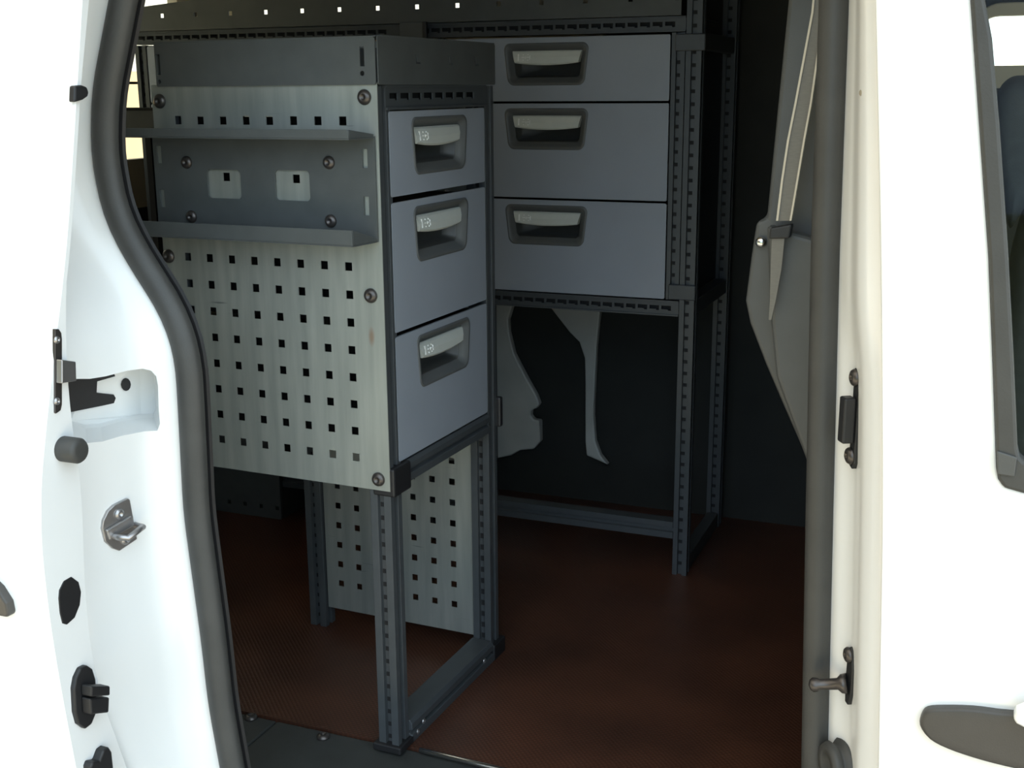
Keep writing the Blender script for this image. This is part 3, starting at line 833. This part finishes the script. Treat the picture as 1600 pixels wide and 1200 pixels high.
# ---------------- front pillar (right) lofted
doorE = [(1.064, -.1150), (.841, -.0960), (.598, -.0790), (.329, -.0660)]
YD = 1.13
def Xd(z): return csmooth(doorE, z, .06)
def pil(t, z):
    Rs = (Xr(z) + .0125) / YS; Rd = Xd(z) / YD
    k = max(0, min(1, (z - .70) / .10)); k = k * k * (3 - 2 * k)
    rd = 0.56 - 0.14 * k                      # where the ridge runs
    prof = [(0, 1.236), (.10, 1.226), (rd - .22, 1.212), (rd - .08, 1.200), (rd, 1.176), (rd + .09, 1.168), (rd + .22, 1.160), (1.0, 1.150), (1.12, 1.148)]
    acc = 0
    for q in range(-2, 3):
        tt = min(1.12, max(0, t + q * .025)); acc += interp(prof, tt) / 5
    R = Rs + (Rd - Rs) * t
    return Vector((R * acc, acc, z))
bm = bmesh.new(); nt_, nz = 34, 80
G = [[bm.verts.new(pil(1.12 * i / nt_, -0.12 + 1.42 * j / nz)) for i in range(nt_ + 1)] for j in range(nz + 1)]
for j in range(nz):
    for i in range(nt_): bm.faces.new([G[j][i], G[j][i + 1], G[j + 1][i + 1], G[j + 1][i]])
    b0, b1 = G[j][0].co, G[j + 1][0].co
    o_ = Vector((0.002, .05, 0)); bm.faces.new([bm.verts.new(p) for p in (b0, b1, b1 + o_, b0 + o_)])
    o2 = Vector((0.05, .002, 0)); e0, e1_ = G[j][-1].co, G[j + 1][-1].co
    bm.faces.new([bm.verts.new(p) for p in (e0, e1_, e1_ + o2, e0 + o2)])
bmesh.ops.remove_doubles(bm, verts=bm.verts, dist=1e-5)
pil_o = struct(obj('wall_near', bm, 'paint', smooth=True))
pil_o.name = 'trim_2'
def pilpt(px, py):
    d = ray(px, py); t, z = .5, .6
    for it in range(30):
        def er(t, z):
            P = pil(t, z) - CAM; k = P.dot(d) / d.dot(d); e = P - d * k; return Vector((e.dot(RT), e.dot(UP)))
        e = er(t, z); h = 1e-3; jt = (er(t + h, z) - e) / h; jz = (er(t, z + h) - e) / h
        det = jt.x * jz.y - jt.y * jz.x
        t += max(-.1, min(.1, (-e.x * jz.y + e.y * jz.x) / det)); z += max(-.05, min(.05, (-jt.x * e.y + jt.y * e.x) / det))
        t = min(1.0, max(0, t))
    return pil(t, z)
NP = Vector((-0.86, -0.51, 0)).normalized(); TP = Vector((0.51, -0.86, 0)); ZZ = Vector((0, 0, 1))
# latch catch: long plate, hooked block, two bolts
c = pilpt(1338, 652); dpm = F_PX / (c - CAM).dot(FW)
bm = bmesh.new()
prism(bm, [(-.004, -.050), (.004, -.053), (.0085, -.046), (.0085, .046), (.004, .052), (-.004, .050)], lambda a, b, d: c + TP * a + ZZ * b + NP * d, -.003, .0035)
cat_ = obj('door_catch', bm, 'black', pil_o, bevel=.001); cat_['label'] = 'black bolted latch catch'
bm = bmesh.new(); obox(bm, c + NP * .010 + ZZ * -.002, TP, NP, ZZ, .007, .0062, .0235); obj('catch_block', bm, 'black', cat_, bevel=.002)
for y in (.041, -.040): screw('bolt', c + ZZ * y + NP * .0035, NP, .0088, cat_, 'screw')
# guide pin on a flanged plate
c = pilpt(1330, 1054)
bm = bmesh.new()
prism(bm, [(-.003, -.032), (.004, -.033), (.009, -.020), (.010, .010), (.006, .030), (.001, .033), (-.004, .028), (-.005, -.010)], lambda a, b, d: c + TP * a + ZZ * b + NP * d, -.004, .004)
gp = obj('guide_pin', bm, 'black', pil_o, bevel=.001); gp['label'] = 'black guide pin with steel tip'
tipd = (atY(1266, 1070, YS - .035) - (c + NP * .004 + ZZ * -.010)); 
bm = bmesh.new(); L_ = tipd.length
lathe(bm, c + NP * .004 + ZZ * -.010, tipd, [(0, .011), (.006, .010), (.010, .0062), (L_ - .010, .0056), (L_ - .008, .0072), (L_ - .003, .0078), (L_, .0055), (L_ + .002, 0)], 18)
obj('pin', bm, 'screw', gp, smooth=True)
screw('bolt', c + ZZ * .023 + NP * .004, NP, .0085, gp, 'screw')
# rubber stop ring at the bottom
c = pilpt(1318, 1192)
bm = bmesh.new(); lathe(bm, c - NP * .004, NP, [(0, .027), (.008, .027), (.010, .021), (.013, .021), (.018, .025), (.024, .022), (.024, .012), (.012, .010), (.012, 0)], 28)
o = obj('rubber_stop', bm, 'rubber', pil_o, smooth=True); o['label'] = 'round black rubber stop'
bm = bmesh.new(); lathe(bm, pilpt(1345, 145) , NP, [(0, .0028), (.0006, .0024), (.0009, 0)], 10); obj('paint_chip', bm, 'beige', pil_o)

# =================================================================== SLIDING DOOR (open, at the left)
sd = empty('sliding_door', (-0.98, 1.06, -0.12))
tag(sd, 'white sliding van door slid open at the left of the doorway', 'door')
off = -Vector((-0.98, 1.06, -0.12))
bm = bmesh.new(); zz = [-0.12 + (1.20 + 0.12) * k / 66 for k in range(67)]
rows = []
for z in zz:
    yo, yi = Yo(z), Yi(z)
    r = 0.004
    rows.append([(-1.80, yo), (-0.98 - .010, yo), (-0.98 - .003, yo + .001), (-0.98, yo + .004), (-0.98, yi - .002), (-0.98 - .002, yi), (-1.80, yi)])
G = [[bm.verts.new(Vector((x, y, z)) + off) for x, y in r] for r, z in zip(rows, zz)]
n = len(G[0])
for j in range(len(G) - 1):
    for i in range(n): bm.faces.new([G[j][i], G[j][(i + 1) % n], G[j + 1][(i + 1) % n], G[j + 1][i]])
bm.faces.new(G[0]); bm.faces.new(list(reversed(G[-1])))
obj('door_shell', bm, 'paint', sd, smooth=False, bevel=0)
for p in sd.children[0].data.polygons: p.use_smooth = abs(p.normal.z) < .9
md = sd.children[0].modifiers.new('es', 'EDGE_SPLIT'); md.split_angle = math.radians(35)
EX = Vector((1, 0, 0))
def sp(px, py, d=0): return atX(px, py, -.98 + d) + off
def edge_prism(pts, d0, d1, mk, name, bev=.001, par=sd, label=None):
    bm = bmesh.new()
    P = [atX(x, y, -.98) + off for x, y in pts]
    A = [bm.verts.new(p + EX * d0) for p in P]; B = [bm.verts.new(p + EX * d1) for p in P]; n = len(P)
    bm.faces.new(A); bm.faces.new(list(reversed(B)))
    for k in range(n): bm.faces.new([A[k], B[k], B[(k + 1) % n], A[(k + 1) % n]])
    o = obj(name, bm, mk, par, bevel=bev)
    if label: o['label'] = label
    return o
edge_prism([(111, 134), (122, 133), (130, 136), (133, 145), (131, 151), (124, 156), (110, 160)], -.003, .006, 'black', 'rubber_bumper', .002, label='small black bumper')
lp = edge_prism([(84, 514), (90, 514), (94, 520), (95, 530), (95, 632), (93, 641), (86, 646), (84, 645)], -.002, .002, 'screw', 'latch_plate', .0006, label='dark latch plate')
for y in (531, 627): screw('screw', sp(88.5, y, .002), EX, .0045, lp, 'steel')
edge_prism([(85, 561), (107, 564), (108, 594), (85, 598)], .0022, .011, 'steel', 'latch_block', .001, par=lp, label='grey steel latch block')
# round buffer
bm = bmesh.new(); lathe(bm, sp(97, 701, -.002), EX, [(0, .0150), (.024, .0150), (.027, .0130), (.028, .008), (.0265, 0)], 24)
o = obj('rubber_buffer', bm, 'rubber', sd, smooth=True); o['label'] = 'round grey rubber buffer'
o.modifiers.new('es', 'EDGE_SPLIT').split_angle = math.radians(50)
# guide socket
edge_prism([(91, 935), (92, 922), (99, 908), (111, 901), (122, 909), (126, 925), (124, 945), (116, 965), (104, 976), (97, 974), (93, 958)], -.003, .0012, 'black', 'guide_socket', .001, label='black oval guide socket')
# two guides with blocks
def guide(dx, dy, sc=1.0):
    P = lambda pts: [(x + dx, y + dy) for x, y in pts]
    g = edge_prism(P([(110, 1075), (113, 1058), (120, 1043), (130, 1038), (139, 1044), (144, 1060), (145, 1085), (144, 1115), (138, 1130), (128, 1138), (117, 1130), (112, 1112)]), -.002, .006, 'black', 'door_guide', .002, label='black guide block')
    edge_prism(P([(120, 1067), (150, 1067), (150, 1082), (120, 1084)]), .0062, .022, 'black', 'guide_finger', .002, par=g)
    edge_prism(P([(120, 1087), (151, 1085), (150, 1109), (122, 1112)]), .0062, .020, 'black', 'guide_finger', .002, par=g)
guide(0, 0); 
edge_prism([(130, 1196), (133, 1188), (144, 1186), (150, 1170), (158, 1164), (163, 1172), (166, 1200), (168, 1225), (150, 1235), (132, 1220)], -.002, .012, 'black', 'door_guide', .002, label='black lower guide block')
# handle on the outer skin, its front end in view
p = atY(6, 932, Yo(.45)); hz = p.z
bm = bmesh.new()
def skin(x, z, d): return Vector((x, Yo(z) - d, z)) + off
xr = atY(22, 935, Yo(hz)).x; z1, z0 = atY(10, 908, Yo(hz)).z, atY(15, 958, Yo(hz)).z
prism(bm, [(xr - .18, z0), (xr - .003, z0), (xr, z0 + .004), (xr - .001, z0 + .018), (xr - .012, z1 - .006), (xr - .02, z1), (xr - .18, z1 + .004)], lambda a, b, d: skin(a, b, d), -.002, .012)
o = obj('door_handle', bm, 'doorplastic', sd, bevel=.003); o['label'] = 'dark handle cup'

# =================================================================== FRONT DOOR
fd = empty('front_door', (-0.08, YD, -0.12))
tag(fd, 'white front door at the right with black edged window and handle', 'door')
off2 = -Vector((-0.08, YD, -0.12))
fdM = lambda x, z, d: Vector((x, YD + d, z)) + off2
wo = [atY(x, y, YD) for x, y in ((1515, -30), (1517, 0), (1531, 200), (1545, 400), (1552, 580), (1557, 730))]
winL = [(p.x, p.z) for p in wo]
c0 = atY(1560, 745, YD); c1 = atY(1600, 770, YD)
slope = (c1.z - atY(1568, 757, YD).z)
winout = [(0.72, 1.17), (-.046, 1.17)] + winL[1:] + [(atY(1560, 748, YD).x, atY(1560, 748, YD).z), (atY(1569, 761, YD).x, atY(1569, 761, YD).z), (c1.x, c1.z), (0.72, c1.z + .01)]
outl = [(Xd(z), z) for z in [-.12 + 1.36 * k / 40 for k in range(41)]] + [(0.95, 1.24), (0.95, -.12)]
bm = bmesh.new()
# slight crown towards the ground: skin bows out
sheet(bm, list(reversed(outl)), [list(reversed(winout))], fdM, 0.012)
box(bm, -0.058 - off2.x * 0 + 0.08, 0.93 + .08, .0125, .05, 0.0, 0.70)
obj('door_shell', bm, 'paint', fd, bevel=.002)
# black window frame
ins = [(p.x, p.z) for p in (atY(x, y, YD) for x, y in ((1539, 0), (1550, 60), (1562, 200), (1575, 390), (1584, 560), (1590, 700), (1593, 712), (1600, 720)))]
hole = [(0.705, 1.155), (ins[0][0] - .003, 1.155)] + ins + [(0.705, ins[-1][1] + .008)]
bm = bmesh.new(); sheet(bm, list(reversed(winout)), [list(reversed(hole))], lambda x, z, d: fdM(x, z, d - .004), 0.02)
wf = obj('window_seal', bm, 'rubber', fd, bevel=.003); wf['label'] = 'black rubber window surround'
# corner piece of the surround
bm = bmesh.new()
cp = [(p.x, p.z) for p in (atY(x, y, YD) for x, y in ((1558, 702), (1589, 712), (1585, 742), (1559, 738)))]
prism(bm, cp, lambda x, z, d: fdM(x, z, d), -.0065, -.0041); obj('corner_piece', bm, 'trim', wf, bevel=.001)
bm = bmesh.new(); sheet(bm, list(reversed(hole)), [], lambda x, z, d: fdM(x, z, d + .010), 0.004)
obj('window_pane', bm, 'glass', fd)
# handle: dark cup, white lever
bm = bmesh.new()
hp = [(1438, 1128), (1441, 1112), (1450, 1103), (1475, 1101), (1520, 1102), (1560, 1107), (1620, 1116), (1640, 1150), (1640, 1205), (1600, 1197), (1560, 1188), (1520, 1177), (1480, 1163), (1452, 1148)]
hp3 = pxpoly(hp, YD)
cx = sum(p[0] for p in hp3) / len(hp3); cz = sum(p[1] for p in hp3) / len(hp3)
prev = None
for sc, d in ((1.0, 0.0), (1.0, -.006), (.97, -.009), (.90, -.0095), (.6, -.0095)):
    ring = [bm.verts.new(fdM(cx + (x - cx) * sc, cz + (z - cz) * sc, d)) for x, z in smoothpoly(hp3, 3)]
    if prev:
        for k in range(len(ring)): bm.faces.new([prev[k], prev[(k + 1) % len(ring)], ring[(k + 1) % len(ring)], ring[k]])
    prev = ring
bm.faces.new(prev)
hd = obj('door_handle', bm, 'doorplastic', fd, smooth=True); hd['label'] = 'dark plastic handle base'
bm = bmesh.new()
lv = pxpoly([(1582, 1118), (1588, 1107), (1600, 1102), (1700, 1104), (1820, 1120), (1820, 1150), (1700, 1140), (1600, 1132), (1588, 1126)], YD - .02)
prism(bm, lv, lambda x, z, d: fdM(x, z, d), -.028, -.0100); o = obj('handle_lever', bm, 'paint', hd, bevel=.004, seg=3); o['label'] = 'white handle lever'

# =================================================================== INNER PILLAR TRIM + BELT
YT = 1.40
bm = bmesh.new()
tp = [(1232, -60), (1230, 0), (1213, 170), (1196, 340), (1180, 346), (1172, 400), (1163, 470), (1170, 505), (1195, 570), (1225, 640), (1262, 725), (1320, 725), (1330, -60)]
P2 = pxpoly(tp, YT)
G0 = [bm.verts.new(Vector((x, YT, z))) for x, z in P2]; G1 = [bm.verts.new(Vector((x + .02, YT + .10, z))) for x, z in P2]
n = len(P2); bm.faces.new(G0); bm.faces.new(list(reversed(G1)))
for k in range(n): bm.faces.new([G0[k], G1[k], G1[(k + 1) % n], G0[(k + 1) % n]])
tr3 = struct(obj('trim_3', bm, 'trim', bevel=.006, seg=3))
bm = bmesh.new(); q = pxpoly([(1172, 505), (1200, 570), (1262, 722), (1262, 735), (1200, 600)], YT)
# lower trim in front, with slanting edge
P3 = pxpoly([(1197, 352), (1290, 378), (1290, 740), (1262, 728), (1212, 590), (1203, 500)], YT - .03)
bm2 = bmesh.new(); prism(bm2, P3, lambda x, z, d: Vector((x, d, z)), YT - .03, YT - .0055)
obj('lower_cover', bm2, 'trim', tr3, bevel=.006, seg=3)
bm.free()
# belt webbing: two strips, edge highlights put in as pale strips
sb = empty('seat_belt', (-0.22, YT - .035, 0.8)); tag(sb, 'grey seat belt strap hanging down the pillar trim right of the far rack', 'seat belt')
offb = -Vector((-0.22, YT - .035, 0.8))
def strap(L, R_, Y, th, mk, name, par):
    bm = bmesh.new()
    A = [[bm.verts.new(atY(x, y, Y) + Vector((0, dy, 0)) + offb) for (x, y), dy in ((l, 0), (r, 0), (r, th), (l, th))] for l, r in zip(L, R_)]
    for a, b in zip(A, A[1:]):
        for k in range(4): bm.faces.new([a[k], a[(k + 1) % 4], b[(k + 1) % 4], b[k]])
    bm.faces.new(A[0]); bm.faces.new(list(reversed(A[-1])))
    return obj(name, bm, mk, par)
Lp = [(1274, -30), (1269, 20), (1256, 90), (1243, 160), (1231, 220), (1222, 280), (1214, 345)]
Rp = [(1292, -30), (1287, 20), (1277, 90), (1267, 160), (1256, 220), (1246, 280), (1235, 345)]
YB_ = YT - .045
st = strap(Lp, Rp, YB_, .003, 'belt', 'strap', sb)
strap([(x - 1.5, y) for x, y in Lp], [(x + 1.8, y) for x, y in Lp], YB_ - .002, .006, 'belt_glint', 'strap_glint', st)
strap([(x - 1.5, y) for x, y in Rp], [(x + 1.5, y) for x, y in Rp], YB_ - .002, .006, 'belt_glint', 'strap_glint', st)
strap([(1206, 372), (1204, 420), (1203, 470), (1201, 500)], [(1226, 370), (1221, 420), (1212, 470), (1205, 500)], YB_, .003, 'belt', 'strap', sb)
bm = bmesh.new(); p = atY(1190, 378, YT) + offb; lathe(bm, p, (0, -1, 0), [(0, .0065), (.004, .0065), (.007, .004), (.0075, 0)], 16); obj('anchor_bolt', bm, 'chrome', sb, smooth=True)
bm = bmesh.new(); q = [(p.x, p.z) for p in (atY(x, y, YB_) for x, y in ((1204, 356), (1238, 350), (1234, 372), (1202, 373)))]
prism(bm, q, lambda x, z, d: Vector((x, d, z)) + offb, YB_ - .004, YB_ + .012); obj('belt_guide', bm, 'black', sb, bevel=.002)

# =================================================================== CAB SEAT
st_ = empty('car_seat', (0.20, 1.55, 0.0)); tag(st_, 'dark front seat seen through the window of the front door', 'car seat')
o3 = -Vector((0.20, 1.55, 0.0))
hp = pxpoly([(1556, 240), (1556, 160), (1562, 138), (1574, 124), (1590, 118), (1620, 120), (1650, 135), (1660, 180), (1650, 250), (1620, 300), (1596, 330), (1582, 352), (1575, 352), (1566, 310)], 1.62)
def pillow(poly, y0, y1, name, mk):
    bm = bmesh.new(); pts = smoothpoly(poly, 3)
    cx = sum(p[0] for p in pts) / len(pts); cz = sum(p[1] for p in pts) / len(pts); prev = None; prev0 = None
    D = y1 - y0
    for sc, d in ((.55, 0), (.85, .02), (.96, .10), (1, .30), (1, .70), (.96, .90), (.85, .98), (.55, 1.0)):
        ring = [bm.verts.new(Vector((cx + (x - cx) * sc, y0 + D * d, cz + (z - cz) * sc)) + o3) for x, z in pts]
        if prev:
            for k in range(len(ring)): bm.faces.new([prev[k], prev[(k + 1) % len(ring)], ring[(k + 1) % len(ring)], ring[k]])
        else: bm.faces.new(ring)
        prev = ring
    bm.faces.new(list(reversed(prev)))
    return obj(name, bm, mk, st_, smooth=True)
pillow(hp, 1.55, 1.80, 'headrest', 'seat')
pillow([(0.02, 0.28), (0.02, 0.78), (0.06, 0.84), (0.14, 0.84), (0.20, 0.60), (0.26, 0.30)], 1.40, 1.90, 'backrest', 'seat')
pillow([(0.10, 0.22), (0.62, 0.22), (0.64, 0.32), (0.60, 0.36), (0.24, 0.33), (0.10, 0.32)], 1.40, 1.90, 'seat_cushion', 'seat')
bm = bmesh.new(); box(bm, 0.14 - .2, .55 - .2, 1.42 - 1.55, 1.88 - 1.55, -0.03, 0.23); obj('seat_base', bm, 'black', st_, bevel=.01)
for dy in (.06, .18):
    bm = bmesh.new(); lathe(bm, (0.11 - .2, 1.55 + dy - 1.55, 0.76), (0, 0, 1), [(0, .007), (.12, .007)], 12); obj('headrest_rod', bm, 'steel', st_, smooth=True)
bm = bmesh.new(); box(bm, -0.0845, 1.6, 1.20, YW - .001, -0.06, -0.03); struct(obj('floor_cab', bm, 'sill')).name = 'trim_4'

# sunlit garden wall behind the van
bm = bmesh.new(); box(bm, -7.3, -7.0, -1.0, 14, -0.58, 1.16); struct(obj('wall_outside', bm, 'render'))
# ground outside: paved strip by the van, then dark ground added to cut bounced light
bm = bmesh.new(); box(bm, -14, 14, -1.5, 14, -0.62, -0.58); struct(obj('ground', bm, 'ground'))
bm = bmesh.new(); box(bm, -14, 14, -14, -1.5005, -0.62, -0.575); struct(obj('dark_ground', bm, 'dark_ground'))

# =================================================================== LIGHT
WARM, COOL = (0.68, 0.62, 0.50, 1), (0.78, 0.95, 1.08, 1)
BLUE_LOBE = (0.34, 0.48, 0.66)
LOW0, LOW1, LOWK, SKY = 0.22, 0.55, 0.88, 1.15
w = bpy.data.worlds.new('sky'); scene.world = w; w.use_nodes = True
nt = w.node_tree; bg = nt.nodes['Background']; LK = nt.links.new
tc = nt.nodes.new('ShaderNodeTexCoord'); sx = nt.nodes.new('ShaderNodeSeparateXYZ')
LK(tc.outputs['Generated'], sx.inputs[0])
def mr(sock, a, b, lo, hi):
    n = nt.nodes.new('ShaderNodeMapRange'); n.interpolation_type = 'SMOOTHSTEP'
    n.inputs['From Min'].default_value = a; n.inputs['From Max'].default_value = b
    n.inputs['To Min'].default_value = lo; n.inputs['To Max'].default_value = hi
    LK(sock, n.inputs['Value']); return n.outputs['Result']
def mth(op, a, b):
    n = nt.nodes.new('ShaderNodeMath'); n.operation = op
    for k, v in enumerate((a, b)):
        if isinstance(v, (int, float)): n.inputs[k].default_value = v
        else: LK(v, n.inputs[k])
    return n.outputs[0]
# open blue sky towards the front of the van, warmer and dimmer haze towards its rear
mx = nt.nodes.new('ShaderNodeMix'); mx.data_type = 'RGBA'
LK(mr(sx.outputs['X'], -0.55, 0.45, 0.0, 1.0), mx.inputs['Factor'])
mx.inputs['A'].default_value = WARM; mx.inputs['B'].default_value = COOL
# sky dimmed low on the photographer's side to darken the lower interior
near = mr(mth('ADD', sx.outputs['Y'], mth('MULTIPLY', sx.outputs['X'], 0.9)), -0.75, -0.20, 1.0, 0.0)
low = mr(sx.outputs['Z'], LOW0, LOW1, 1.0, 0.0)
dim = mth('SUBTRACT', 1.0, mth('MULTIPLY', mth('MULTIPLY', near, low), LOWK))
# soft blue patch added low in the sky to brighten the far racks
dt = nt.nodes.new('ShaderNodeVectorMath'); dt.operation = 'DOT_PRODUCT'
LK(tc.outputs['Generated'], dt.inputs[0]); dt.inputs[1].default_value = Vector((0.10, -0.97, 0.20)).normalized()
lobe = mr(dt.outputs['Value'], 0.86, 0.985, 0.0, 1.0)
s1 = nt.nodes.new('ShaderNodeVectorMath'); s1.operation = 'SCALE'
LK(mx.outputs['Result'], s1.inputs[0]); LK(mth('MULTIPLY', dim, SKY), s1.inputs['Scale'])
s2 = nt.nodes.new('ShaderNodeVectorMath'); s2.operation = 'SCALE'
s2.inputs[0].default_value = BLUE_LOBE; LK(lobe, s2.inputs['Scale'])
ad = nt.nodes.new('ShaderNodeVectorMath'); ad.operation = 'ADD'
LK(s1.outputs['Vector'], ad.inputs[0]); LK(s2.outputs['Vector'], ad.inputs[1])
LK(ad.outputs['Vector'], bg.inputs['Color']); bg.inputs['Strength'].default_value = 1.0

# sun high behind the van: its near side and the ground beside it lie in the van's shade
sd_ = bpy.data.lights.new('sun', 'SUN'); sd_.energy = 12.0; sd_.angle = 0.0093; sd_.color = (1.0, 0.90, 0.76)
sun = bpy.data.objects.new('sun', sd_); COL.objects.link(sun)
sun.rotation_euler = Vector((0.25, 0.62, 0.95)).to_track_quat('Z', 'Y').to_euler()

scene.view_settings.view_transform = 'Standard'
scene.view_settings.look = 'None'
scene.view_settings.gamma = 1.0
scene.view_settings.use_curve_mapping = False
scene.view_settings.exposure = 1.3
